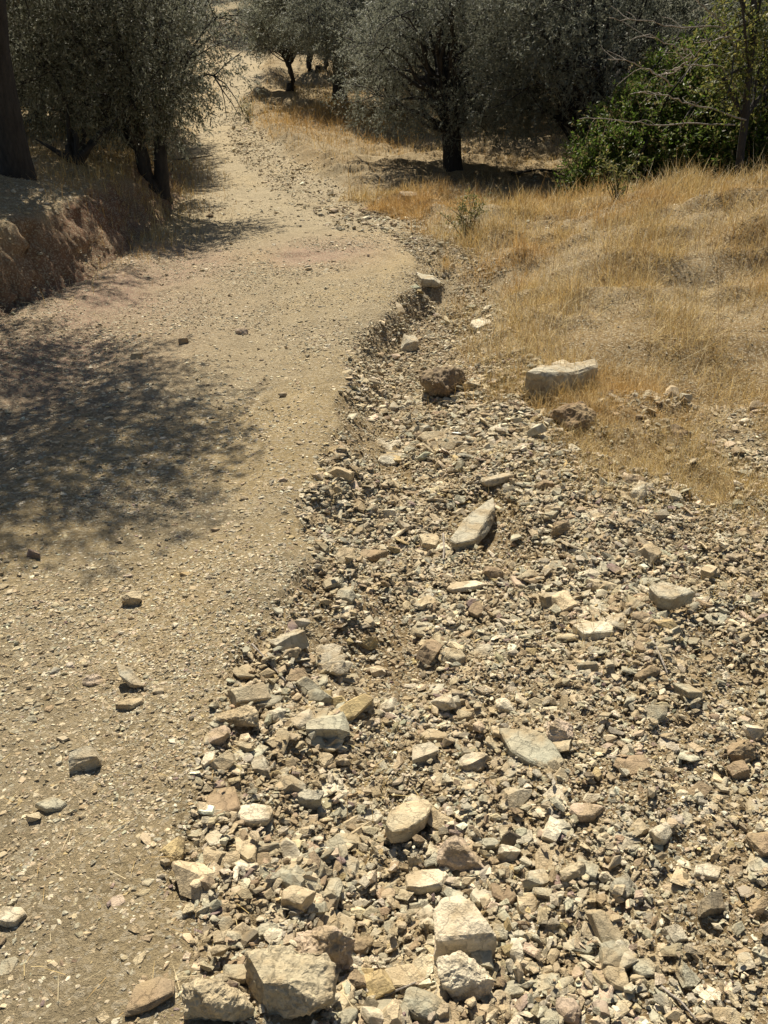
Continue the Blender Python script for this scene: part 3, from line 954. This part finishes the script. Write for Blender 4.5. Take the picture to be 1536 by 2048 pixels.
# ------------------------------------------------------------------ dry grass and straw
def blades(x, y, z, L, w, lean, az, col, curve, name, mat):
    """each blade: a bent two-segment strip"""
    n = len(x)
    o = np.stack([x, y, z], -1)
    d = np.stack([np.cos(az), np.sin(az), np.zeros(n)], -1)
    up = np.array([0, 0, 1.])
    face = az + np.random.default_rng(n).uniform(-1.2, 1.2, n) + math.pi / 2
    sd = np.stack([np.cos(face), np.sin(face), np.zeros(n)], -1) * (w / 2)[:, None]
    p1 = o + (up * np.cos(lean)[:, None] + d * np.sin(lean)[:, None]) * (L * .55)[:, None]
    l2 = lean + curve
    p2 = p1 + (up * np.cos(l2)[:, None] + d * np.sin(l2)[:, None]) * (L * .45)[:, None]
    V = np.stack([o - sd, o + sd, p1 - sd * .8, p1 + sd * .8, p2], 1).reshape(-1, 3)
    b = (np.arange(n) * 5)[:, None]
    me = np_mesh(name, V, [b + np.array([[0, 1, 3, 2]]), b + np.array([[2, 3, 4]])], mat, np.repeat(col, 5, 0), False)
    return me


GR = np.array([[.58, .42, .16], [.68, .53, .25], [.47, .31, .11], [.28, .185, .085], [.72, .60, .36]])
gx, gy, gL, gd = [], [], [], []


def add_grass(n, y0, y1, keep, L, u, seed, power=1.0):
    x, y = scatter(n, y0, y1, keep, u, seed, power)
    r = np.random.default_rng(seed + 9)
    gx.append(x)
    gy.append(y)
    gL.append(L * r.uniform(.4, 1.25, len(x)) * (.45 + 1.3 * np.clip(fbm2(x * 2.6, y * 2.6, 3, 91) + .4, 0, 1)))


def k_hump(x, y):
    g, f, l, r = zones(x, y)
    r = np.maximum(r, S((x - edge(y) + .25 + .4 * fbm2(x * 3, y * 3, 2, 89)) / .25) * (y > 4.8))
    cl = np.clip(.6 + 2.4 * fbm2(x * 2.4, y * 2.4, 4, 81), .12, 1)
    near = S((y - 4.0) / .8 + .9 * fbm2(x * 1.6, y * 1.6, 3, 83))
    bare = 1 - .8 * np.exp(-((x - 3.6) / 1.2) ** 2 - ((y - 7.6) / .35) ** 2)
    return r * cl * near * bare


def k_sparse(x, y):
    return straw_patch(x, y)


def k_wisp(x, y):
    g, f, l, r = zones(x, y)
    return np.clip((g * .3 + S((x - .5) / .8)) * S((fbm2(x * 2.6, y * 2.6, 3, 99) - .16) / .2), 0, 1)


def k_far(x, y):
    g, f, l, r = zones(x, y)
    cl = np.clip(.35 + 2.0 * fbm2(x * .7, y * .7, 4, 85), .05, 1)
    return np.clip(r * cl + l * cl * .6 * (y > 9), 0, 1)


def k_mound(x, y):
    r = zones(x, y)[3]
    return r * np.exp(-((x + 1.4) / 1.6) ** 2 - ((y - 22) / 3.2) ** 2)


def k_bank(x, y):
    g, f, l, r = zones(x, y)
    t = toe(y) - x
    strip = np.exp(-((t + .1) / .32) ** 2) * np.exp(-((y - 9.6) / 1.5) ** 2)
    top = l * (1 - f) * S((y - 7.2) / 1.5) * np.clip(.3 + 2 * fbm2(x * 1.5, y * 1.5, 3, 87), 0, 1) * .5
    tuft = np.exp(-((t - .5) / .7) ** 2) * S((y - 9) / 1) * (1 - S((y - 15) / 3)) * .9
    return np.clip(strip + top * .6 + tuft, 0, 1)


add_grass(330000, 3.7, 13.0, k_hump, .205, .56, 201)
add_grass(22000, 4.4, 12.0, k_hump, .31, .56, 211)
add_grass(170000, 2.0, 5.2, k_sparse, .11, .56, 202)
add_grass(26000, 1.2, 5.2, k_wisp, .11, .60, 212)
add_grass(130000, 9.5, 40.0, k_far, .20, .60, 203, .75)
add_grass(60000, 16.0, 28.0, k_mound, .32, .35, 204)
add_grass(150000, 5.5, 18.0, k_bank, .17, .56, 205)
gx, gy, gL = np.concatenate(gx), np.concatenate(gy), np.concatenate(gL)
r = np.random.default_rng(222)
n = len(gx)
gz_ = H(gx, gy)
gc = GR[r.choice(5, n, p=[.28, .24, .18, .16, .14])] * r.uniform(.75, 1.15, (n, 1))
orange = np.maximum(np.exp(-((gx + 1.5) / 2.0) ** 2 - ((gy - 22) / 4.5) ** 2), .75 * S(fbm2(gx * .9, gy * .9, 3, 97) * 2.2 + .35) * (gy > 4.3))
gc = gc + (np.array([.50, .29, .09]) - gc) * (orange * .7)[:, None]
clump_az = 6.283 * (fbm2(gx * 1.1, gy * 1.1, 2, 95) + .5)
az = clump_az + r.normal(0, 2.2, n)
flat = r.random(n) < .45
lean = np.where(flat, r.uniform(.9, 1.45, n), np.abs(r.normal(.35, .4, n)))
gw = np.maximum(.0018, .00045 * gy) * r.uniform(.7, 1.3, n)
me = blades(gx, gy, gz_ - .005, gL, gw, lean, az, gc, r.uniform(0, .7, n), 'dry_grass', M_GRASS)
tag(link('dry_grass', me), 'golden dry summer grass covering the right slope, the grove floor and the verges', 'grass', kind='stuff')


x, y = scatter(9000, 4.3, 12.0, lambda a, b: k_hump(a, b) * S((fbm2(a * 3, b * 3, 3, 77) + .05) / .25), .56, 231)
r = np.random.default_rng(232)
n = len(x)
me = blades(x, y, H(x, y), r.uniform(.16, .46, n), np.maximum(.0026, .0005 * y), r.uniform(.2, 1.35, n), r.uniform(0, 6.28, n),
            np.array([.70, .60, .38]) * r.uniform(.75, 1.1, (n, 1)), r.normal(.1, .2, n), 'dry_stalks', M_GRASS)
tag(link('dry_stalks', me), 'long pale bent stalks standing and lying in the golden grass', 'grass', kind='stuff')


def k_straw(x, y):
    g, f, l, r = zones(x, y)
    return np.clip(.35 + .5 * r + .25 * g, 0, 1) * np.clip(.3 + 2 * fbm2(x * 2, y * 2, 3, 98), .05, 1)


def k_litter(x, y):
    g, f, l, r = zones(x, y)
    return l * (1 - .8 * f) * np.clip(.55 + 1.6 * fbm2(x * 3, y * 3, 3, 96), .05, 1)


x, y = scatter(20000, .6, 8.0, k_straw, .58, 301)
x2, y2 = scatter(160000, 5.0, 13.0, k_litter, .6, 303)
x, y = np.concatenate([x, x2]), np.concatenate([y, y2])
r = np.random.default_rng(302)
n = len(x)
me = blades(x, y, H(x, y) + .004 + r.exponential(.006, n), r.uniform(.015, .075, n), np.maximum(.0014, .0004 * y), r.uniform(1.3, 1.6, n), r.uniform(0, 6.28, n),
            GR[r.choice(5, n)] * .95, r.normal(0, .15, n), 'straw_litter', M_GRASS)
tag(link('straw_litter', me), 'broken dry straws scattered over gravel, track and bank', 'straw', kind='stuff')


# ------------------------------------------------------------------ trees
def tube(path, rad, seg=7, seed=0, rough=.12):
    path, rad = np.asarray(path, float), np.asarray(rad, float)
    t = unit(np.gradient(path, axis=0))
    ref = np.where(np.abs(t[:, 2:3]) > .9, np.array([[1., 0, 0]]), np.array([[0, 0, 1.]]))
    a = unit(np.cross(t, ref))
    b = np.cross(t, a)
    ang = np.arange(seg) / seg * 2 * math.pi
    ring = a[:, None, :] * np.cos(ang)[None, :, None] + b[:, None, :] * np.sin(ang)[None, :, None]
    V = path[:, None, :] + ring * rad[:, None, None]
    V = V.reshape(-1, 3)
    rr_ = np.repeat(rad, seg)
    V = V + ring.reshape(-1, 3) * (rough * rr_ * 2 * vnoise3(V / np.maximum(rad.max(), .02) * .8 + seed, seed))[:, None]
    k = len(path)
    i = np.arange(k * seg).reshape(k, seg)
    F = np.stack([i[:-1], np.roll(i[:-1], -1, 1), np.roll(i[1:], -1, 1), i[1:]], -1).reshape(-1, 4)
    return V, F


def join(parts):
    V, F, o = [], [], 0
    for v, f in parts:
        V.append(v)
        F.append(f + o)
        o += len(v)
    return np.concatenate(V), np.concatenate(F)


def bend(a, b, n, sag, r):
    a, b = np.asarray(a, float), np.asarray(b, float)
    t = np.linspace(0, 1, n)[:, None]
    p = a + (b - a) * t
    L = np.linalg.norm(b - a)
    p += np.sin(t * math.pi) * (r.normal(0, .10, 3) * L + np.array([0, 0, sag * L]))
    p[1:-1] += r.normal(0, .018 * L, (n - 2, 3))
    return p


def leaves(o, d, per, ln, wd, spray, r, cols, droop=.35):
    """sprays of leaves: origins o, directions d; each spray carries `per` narrow leaves along a drooping twig"""
    n = len(o)
    t = r.random((n, per))
    Ls = spray * r.uniform(.6, 1.2, (n, 1))
    P_ = o[:, None] + d[:, None] * (t * Ls)[..., None]
    P_[..., 2] -= droop * (t ** 2) * Ls
    P_ = P_ + r.normal(0, .012, P_.shape)
    ld = unit(d[:, None] * .55 + r.normal(0, .55, P_.shape) + np.array([0, 0, -.12]))
    up = unit(r.normal(0, .7, P_.shape) + np.array([0, 0, 1.0]))
    sd = unit(np.cross(ld, up))
    l = ln * r.uniform(.65, 1.25, (n, per, 1))
    w = wd * r.uniform(.7, 1.25, (n, per, 1))
    V = np.stack([P_, P_ + ld * l * .5 + sd * w * .5, P_ + ld * l, P_ + ld * l * .5 - sd * w * .5], 2).reshape(-1, 3)
    F = np.arange(n * per * 4).reshape(-1, 4)
    tint = np.repeat(r.uniform(.75, 1.25, n), per)
    c = cols[r.choice(len(cols), n * per)] * tint[:, None]
    return V, F, np.repeat(c, 4, 0)


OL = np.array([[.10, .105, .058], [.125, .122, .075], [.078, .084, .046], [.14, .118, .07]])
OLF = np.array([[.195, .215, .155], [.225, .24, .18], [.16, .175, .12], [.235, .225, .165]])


def olive(seed, stems, hfork, r_tr, cr, cz, rz, lumps, sprays, per=14, leaf=(.062, .016), cols=OL, lean=(0, 0), skirt=.5, mat=M_OLIVE, centre=(0, 0)):
    """returns (trunk mesh, crown mesh): gnarled stems, limbs to every clump, clumps of drooping sprays"""
    r = np.random.default_rng(seed)
    parts = []
    forks = []
    for s in range(stems):
        a = s / stems * 6.283 + r.uniform(0, 1)
        spread = (.10 + .10 * hfork) if stems > 1 else 0
        b0 = np.array([math.cos(a), math.sin(a), 0]) * r_tr * (.55 if stems > 1 else 0)
        top = np.array([math.cos(a) * spread + lean[0], math.sin(a) * spread + lean[1], hfork * r.uniform(.85, 1.15)])
        rt = r_tr / (stems ** .55)
        path = bend(b0 + [0, 0, -.15], top, 9, 0, r)
        if stems == 1:
            path[:, :2] = path[:, :2] * .35 + np.linspace(b0, top, 9)[:, :2] * .65
        rad = rt * np.array([1.75, 1.35, 1.08, .98, .95, .92, .92, .98, .80])
        parts.append(tube(path, rad, 14, seed + s, .22))
        forks.append((top, rt * .8))
    if stems > 1:
        parts.append(tube([[0, 0, -.2], [0, 0, .05], [lean[0] * .15, lean[1] * .15, hfork * .28]], [r_tr * 1.5, r_tr * 1.15, r_tr * .7], 12, seed, .3))
    cen = []
    for k in range(lumps):
        for _ in range(30):
            d = unit(r.normal(0, 1, 3))
            q = d * (r.uniform(.45, 1.0) ** .6)
            c = np.array([q[0] * cr, q[1] * cr, q[2] * rz + cz])
            if c[2] > skirt * r.uniform(.9, 1.5) and (c[0] ** 2 + c[1] ** 2) ** .5 > .25 * cr * (c[2] < cz):
                break
        c[0] += centre[0]
        c[1] += centre[1]
        cen.append(c)
    cen = np.array(cen)
    O, Dr = [], []
    for k, c in enumerate(cen):
        f, rf = forks[int(np.argmin([np.linalg.norm(c[:2] - ff[0][:2]) for ff in forks]))]
        mid = f + (c - f) * r.uniform(.4, .6) + np.array([0, 0, .25 * rz * r.random()])
        p1 = bend(f - [0, 0, .05], mid, 6, .12, r)
        p2 = bend(mid, c, 6, .10, r)
        pth = np.concatenate([p1, p2[1:]])
        parts.append(tube(pth, np.linspace(rf * r.uniform(.28, .5), .008, len(pth)), 5, seed + k, .1))
        lr = r.uniform(.38, .72) * (cr / 1.9) ** .5
        ns = int(sprays * r.uniform(.6, 1.35))
        dd = unit(r.normal(0, 1, (ns, 3)) * np.array([1, 1, .9]))
        rad = lr * r.random((ns, 1)) ** .45
        o = c + dd * rad * np.array([1.15, 1.15, .85])
        for q in range(4):
            e = c + unit(r.normal(0, 1, 3)) * lr
            parts.append(tube(bend(pth[-2], e, 4, .05, r), np.linspace(.010, .004, 4), 4, seed + q, .05))
        O.append(o)
        Dr.append(unit(dd + unit(c - np.array([centre[0], centre[1], cz]))[None] * .5 + r.normal(0, .4, (ns, 3)) + np.array([0, 0, -.1])))
    V, F = join(parts)
    tm_ = np_mesh('trunk', V, F, M_BARK, None, True)
    V, F, c = leaves(np.concatenate(O), np.concatenate(Dr), per, leaf[0], leaf[1], .26, r, cols)
    cm = np_mesh('crown', V, F, mat, np.clip(c, .005, .6), False)
    return tm_, cm


def plant_tree(name, meshes, x, y, rz=0, sc=1, label='', group=None, cat='tree', zoff=0):
    root = empty(name, (x, y, float(G(x, y)[0]) + zoff), rz, sc)
    link('trunk', meshes[0], root)
    link('crown', meshes[1], root)
    tag(root, label, cat, group)
    return root


def at(pxx, Y):
    """world x under photograph column pxx for a thing standing at distance Y"""
    z = float(G((pxx - 768) / FPX * Y, Y)[0])
    dep = Y * cosP - (z - CAM_Z) * sinP
    return (pxx - 768) / FPX * dep


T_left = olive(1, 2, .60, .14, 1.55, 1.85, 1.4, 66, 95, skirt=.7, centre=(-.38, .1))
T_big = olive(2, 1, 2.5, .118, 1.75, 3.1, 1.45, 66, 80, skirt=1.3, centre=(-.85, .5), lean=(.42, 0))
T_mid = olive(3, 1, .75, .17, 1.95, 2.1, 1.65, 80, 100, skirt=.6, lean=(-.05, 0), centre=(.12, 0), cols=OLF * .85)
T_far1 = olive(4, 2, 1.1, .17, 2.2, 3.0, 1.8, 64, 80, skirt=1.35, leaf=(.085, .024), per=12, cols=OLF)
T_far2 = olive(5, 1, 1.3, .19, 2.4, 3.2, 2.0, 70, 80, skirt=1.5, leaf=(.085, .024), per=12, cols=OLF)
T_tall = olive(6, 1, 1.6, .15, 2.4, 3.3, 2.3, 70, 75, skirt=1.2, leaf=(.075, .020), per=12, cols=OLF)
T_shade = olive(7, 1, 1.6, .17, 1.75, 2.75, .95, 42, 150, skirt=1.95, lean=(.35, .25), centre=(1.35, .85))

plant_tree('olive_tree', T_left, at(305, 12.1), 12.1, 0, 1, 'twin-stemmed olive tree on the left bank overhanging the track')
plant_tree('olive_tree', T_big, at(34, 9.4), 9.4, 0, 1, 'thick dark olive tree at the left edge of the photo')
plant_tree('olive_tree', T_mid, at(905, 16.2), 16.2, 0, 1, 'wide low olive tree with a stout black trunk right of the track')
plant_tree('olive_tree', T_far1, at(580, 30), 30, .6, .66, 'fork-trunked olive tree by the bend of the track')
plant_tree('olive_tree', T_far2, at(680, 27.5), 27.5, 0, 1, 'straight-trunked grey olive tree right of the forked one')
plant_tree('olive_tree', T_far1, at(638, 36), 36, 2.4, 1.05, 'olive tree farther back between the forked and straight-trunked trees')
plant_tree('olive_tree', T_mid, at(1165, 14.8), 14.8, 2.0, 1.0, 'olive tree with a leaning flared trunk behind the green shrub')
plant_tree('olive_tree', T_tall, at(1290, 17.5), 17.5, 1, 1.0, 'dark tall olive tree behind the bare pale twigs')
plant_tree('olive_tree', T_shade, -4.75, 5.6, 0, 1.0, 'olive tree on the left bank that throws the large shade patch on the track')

spots = [(225, 16.5, 0), (70, 17, 1), (140, 20, 2), (215, 21, 3), (170, 30, 4), (285, 42, 3), (20, 26, 4), (200, 27, 3), (780, 24, 2), (860, 30, 4), (980, 23, 3), (1060, 28, 4), (1200, 23, 3), (1330, 26, 4),
         (1450, 21, 2), (1540, 16, 3), (760, 34, 3), (960, 36, 4), (1150, 36, 3), (1300, 35, 4), (1450, 33, 3), (1560, 27, 4), (520, 47, 4), (600, 46, 3), (700, 44, 4), (820, 42, 3), (400, 52, 3), (540, 56, 4),
         (640, 54, 3), (300, 50, 4), (260, 40, 3), (140, 36, 4), (20, 40, 3), (900, 46, 4), (1000, 47, 3), (1120, 46, 4), (1260, 46, 3), (1400, 45, 4), (-100, 20, 3), (-140, 12.5, 1), (190, 18, 2), (-60, 15, 2), (1680, 18, 3), (1650, 12.5, 2), (480, 66, 3), (580, 68, 4), (400, 62, 4), (700, 64, 3)]
kinds = [T_left, T_big, T_mid, T_far1, T_far2]
rt_ = np.random.default_rng(12)
for k, (pxx, Y, ty) in enumerate(spots):
    plant_tree('olive_tree', kinds[ty], at(pxx, Y), Y, float(rt_.uniform(0, 6.28)), float(rt_.uniform(.9, 1.15)),
               'grey-green olive tree of the grove ' + ('left of the track' if pxx < 470 else 'beyond the bend' if pxx < 740 else 'on the right'),
               'olive trees of the grove ' + ('left of the track' if pxx < 470 else 'beyond the bend' if pxx < 740 else 'on the right'))


# ------------------------------------------------------------------ green shrub, thin tree, bare twigs, branches
def shrub(name, lumps, label, cols, leaf, sprays, seed, stem=M_BARK, per=12, cat='shrub', spray=.16):
    r = np.random.default_rng(seed)
    c0 = np.array(lumps[0][:3])
    gz0 = float(G(c0[0], c0[1])[0])
    root = empty(name, (c0[0], c0[1], gz0))
    O, Dr, st = [], [], []
    for (x, y, z, rad) in lumps:
        c = np.array([x, y, z])
        ns = int(sprays * (rad / .4) ** 2)
        d = unit(r.normal(0, 1, (ns, 3)))
        bumps = 1 + .35 * vnoise3(d * 2.5 + c, seed)[:, None]
        O.append(c + d * rad * bumps * r.random((ns, 1)) ** .35)
        Dr.append(unit(d + r.normal(0, .35, (ns, 3)) + np.array([0, 0, .45])))
        g_ = float(G(x, y)[0])
        for q in range(3):
            st.append(tube(bend([c0[0] + r.normal(0, .15), c0[1] + r.normal(0, .1), gz0 - .05], c + r.normal(0, rad * .4, 3), 6, .1, r), np.linspace(.022, .005, 6), 5, seed, .05))
    off_ = np.array([c0[0], c0[1], gz0])
    V, F, c = leaves(np.concatenate(O), np.concatenate(Dr), per, leaf[0], leaf[1], spray, r, cols, 0.05)
    link('foliage', np_mesh('foliage', V - off_, F, M_SHRUB, np.clip(c, .004, .6)), root)
    V, F = join(st)
    link('stem', np_mesh('stem', V - off_, F, stem, None, True), root)
    tag(root, label, cat)
    return root


def pt(pxx, pyy, Y):
    """point on the line of sight through a photograph pixel, Y metres ahead"""
    d = ray(pxx, pyy)
    k = Y / d[1]
    return np.array([d[0] * k, Y, CAM_Z + d[2] * k])


SHG = np.array([[.08, .13, .02], [.105, .155, .026], [.055, .09, .016], [.14, .16, .045], [.16, .13, .06]])
lumps = []
for (a, b, Y, R_) in [(1270, 330, 11.6, .55), (1215, 300, 12.0, .5), (1190, 355, 11.6, .4), (1300, 260, 12.0, .6), (1340, 220, 12.3, .6), (1390, 180, 12.6, .55), (1400, 260, 12.0, .65),
                      (1450, 220, 12.4, .6), (1330, 330, 11.6, .55), (1400, 330, 11.6, .6), (1470, 310, 11.7, .6), (1530, 270, 12.0, .6), (1240, 390, 11.3, .3), (1500, 170, 12.6, .6), (1170, 370, 11.7, .3),
                      (1430, 130, 12.8, .5), (1350, 170, 12.5, .5), (1490, 100, 12.8, .5), (1290, 225, 12.3, .45), (1560, 200, 12.4, .6)]:
    q = pt(a, b, Y)
    lumps.append((q[0], q[1], q[2], R_))
shrub('evergreen_shrub', lumps, 'large vivid dark green shrub at the right edge behind the grassy hump', SHG, (.055, .022), 330, 41)

# thin spring-green tree in front of the shrub
r = np.random.default_rng(55)
Yt = 10.6
b0 = hit([1478], [372], H)[0]
Yt = 10.6
foot = np.array([at(1480, Yt), Yt, float(G(at(1480, Yt), Yt)[0])])
root = empty('almond_tree', tuple(foot))
tag(root, 'thin dark-trunked tree with sparse yellow-green leaves at the right edge', 'tree')
tr = [foot + [0, 0, -.1], pt(1482, 300, Yt), pt(1490, 240, Yt), pt(1500, 130, Yt), pt(1508, 40, Yt), pt(1505, -60, Yt), pt(1515, -200, Yt)]
parts = [tube(np.array(tr), [.06, .045, .042, .042, .04, .03, .02], 9, 3, .15)]
O, Dr = [], []
tips = [(1440, 60), (1460, 10), (1420, 110), (1470, 150), (1535, 60), (1545, 140), (1450, 200), (1420, 40), (1540, -40), (1480, -60), (1460, 110), (1530, 200), (1440, 150), (1410, 200), (1450, -90), (1560, 20), (1475, 235), (1425, 165)]
for k, (a, b) in enumerate(tips):
    st = tr[2 + k % 4]
    e = pt(a, b, Yt + r.uniform(-.5, .5))
    pth = bend(st, e, 7, .1, r)
    parts.append(tube(pth, np.linspace(.022, .004, 7), 5, k, .05))
    ns = 34
    tt = r.integers(2, 7, ns)
    O.append(pth[tt] + r.normal(0, .11, (ns, 3)))
    Dr.append(unit(r.normal(0, 1, (ns, 3)) + [0, 0, -.2]))
V, F = join(parts)
link('trunk', np_mesh('trunk', V - foot, F, M_BARK, None, True), root)
V, F, c = leaves(np.concatenate(O), np.concatenate(Dr), 7, .055, .020, .16, r, np.array([[.16, .17, .04], [.12, .15, .035], [.22, .20, .06]]))
link('crown', np_mesh('crown', V - foot, F, M_SHRUB, c), root)
# its bare pale branches, reaching left
dead = [[(1470, 250), (1440, 248), (1365, 247), (1318, 250), (1268, 244), (1203, 236), (1158, 238)],
        [(1500, 120), (1448, 50), (1423, 28), (1400, 5), (1380, -15)],
        [(1500, 130), (1455, 72), (1445, 52), (1380, 54), (1330, 52), (1297, 40), (1250, 40), (1218, 35)],
        [(1490, 200), (1440, 130), (1385, 132), (1370, 128), (1350, 95), (1300, 70), (1262, 80)],
        [(1492, 240), (1420, 215), (1370, 205), (1330, 190), (1280, 185), (1258, 187)],
        [(1346, 172), (1318, 150), (1290, 136), (1250, 120), (1215, 118)],
        [(1500, 90), (1455, 72), (1420, 84), (1400, 80)],
        [(1346, 140), (1376, 125), (1385, 110), (1370, 95)], [(1316, 152), (1345, 146), (1372, 130)]]
parts = []
for k, l in enumerate(dead):
    n_ = len(l)
    pts = np.array([pt(a, b, Yt - .9 * (i / n_) + .2 * math.sin(k)) for i, (a, b) in enumerate(l)])
    fine_ = np.stack([np.interp(np.linspace(0, n_ - 1, 20), np.arange(n_), pts[:, j]) for j in range(3)], -1)
    fine_[1:-1] += r.normal(0, .008, (18, 3))
    parts.append(tube(fine_, np.linspace(.010, .004, 20), 5, k, .1))
    for q in range(6):
        i = r.integers(6, 19)
        e = fine_[i] + np.array([-.1, 0, 0]) + r.normal(0, .12, 3)
        parts.append(tube(bend(fine_[i], e, 4, .05, r), np.linspace(.0035, .002, 4), 4, q, .05))
V, F = join(parts)
link('bare_branch', np_mesh('bare_branch', V - foot, F, M_TWIG, None, True), root)

# arching bare sapling and stump between the left trees
Ys = 11.3
x0 = at(136, Ys)
foot = np.array([x0, Ys, float(G(x0, Ys)[0])])
root = empty('sapling', tuple(foot))
tag(root, 'bare arching sapling between the two left olive trees', 'sapling')
arc = np.array([foot + [0, 0, -.1], pt(138, 262, Ys), pt(134, 215, Ys), pt(122, 175, Ys), pt(105, 148, Ys), pt(75, 122, Ys), pt(40, 105, Ys)])
fine_ = np.stack([np.interp(np.linspace(0, 6, 24), np.arange(7), arc[:, j]) for j in range(3)], -1)
V, F = tube(fine_, np.linspace(.03, .012, 24), 7, 5, .1)
link('stem', np_mesh('stem', V - foot, F, M_BARK, None, True), root)
parts = [tube(bend(foot + [r.normal(.05, .08), r.normal(0, .05), -.05], foot + [r.normal(.1, .2), 0, r.uniform(.15, .4)], 4, .1, r), [.06, .045, .03, .012], 6, q, .3) for q in range(9)]
V, F = join(parts)
link('stump', np_mesh('stump', V - foot, F, M_BARK, None, True), root)


def stick(name, pix, rad, mat, label, cat, lift=.012, Y=None):
    q = np.array([pt(a, b, Y) for a, b in pix]) if Y else hit([a for a, b in pix], [b for a, b in pix], H) + np.array([0, 0, lift])
    n_ = len(q)
    m = np.stack([np.interp(np.linspace(0, n_ - 1, 14), np.arange(n_), q[:, j]) for j in range(3)], -1)
    o = m[0].copy()
    V, F = tube(m, np.linspace(rad, rad * .55, 14), 6, 3, .12)
    ob = link(name, np_mesh(name, V - o, F, mat, None, True))
    ob.location = o
    return tag(ob, label, cat)


stick('stick', [(772, 1415), (810, 1440), (850, 1462)], .004, M_TWIG, 'thin dry stick lying across the gravel above the angular brown-grey block', 'stick')
stick('stick', [(1300, 1283), (1318, 1320), (1333, 1356)], .005, M_TWIG, 'straight pale stick sticking up between stones right of centre', 'stick', .02)
stick('stick', [(505, 1298), (530, 1325), (572, 1372)], .004, M_TWIG, 'thin twig across the grey-green shale ledge', 'stick', .02)
stick('stick', [(1320, 1980), (1360, 2010), (1392, 2048)], .0035, M_TWIG, 'long straw-coloured stem at the bottom right', 'stick')
stick('stick', [(1213, 1892), (1226, 1862), (1233, 1846)], .003, M_TWIG, 'short broken twig among lower right cobbles', 'stick', .015)
stick('stick', [(768, 2002), (800, 1990), (832, 1976)], .0035, M_TWIG, 'pale stalk lying below the flat tan stone', 'stick', .02)
stick('stick', [(886, 1075), (888, 1105), (886, 1128)], .006, M_TWIG, 'pale root end hanging below the leaning grey slab', 'stick', .02)
stick('fallen_branch', [(1025, 353), (1060, 346), (1085, 344), (1128, 349)], .03, M_BARK, 'dark fallen branch on the grove floor right of the stout olive', 'branch', .04)
stick('fallen_branch', [(345, 322), (390, 318), (425, 313)], .018, M_BARK, 'thin dark branch lying on the track verge below the twin-stemmed olive', 'branch', .02)


def weed(pxx, pyy, h, n_, label, cols, seed):
    r = np.random.default_rng(seed)
    f = hit([pxx], [pyy], H)[0]
    root = empty('weed', tuple(f))
    parts, O, Dr = [], [], []
    for k in range(n_):
        e = np.array([r.normal(0, .35 * h), r.normal(0, .2 * h), h * r.uniform(.5, 1)])
        pth = bend([r.normal(0, .03), r.normal(0, .03), -.02], e, 6, .05, r)
        parts.append(tube(pth, np.linspace(.005, .002, 6), 4, k, .05))
        O.append(pth[r.integers(1, 6, 9)])
        Dr.append(unit(r.normal(0, 1, (9, 3)) + [0, 0, .6]))
    V, F = join(parts)
    link('stem', np_mesh('stem', V, F, M_BARK, None, True), root)
    V, F, c = leaves(np.concatenate(O), np.concatenate(Dr), 5, .045, .014, .08, r, cols, 0)
    link('foliage', np_mesh('foliage', V, F, M_SHRUB, c), root)
    return tag(root, label, 'plant')


WG = np.array([[.17, .17, .06], [.13, .14, .05], [.22, .19, .08]])
weed(936, 470, .42, 16, 'grey-green weed at the edge of the dry grass where the gully bends', WG, 61)
weed(497, 243, .5, 12, 'small green weed on the verge by the upper track', WG, 62)
weed(1235, 400, .5, 14, 'yellowing weed at the left foot of the vivid green shrub', np.array([[.2, .18, .06], [.12, .14, .04]]), 63)
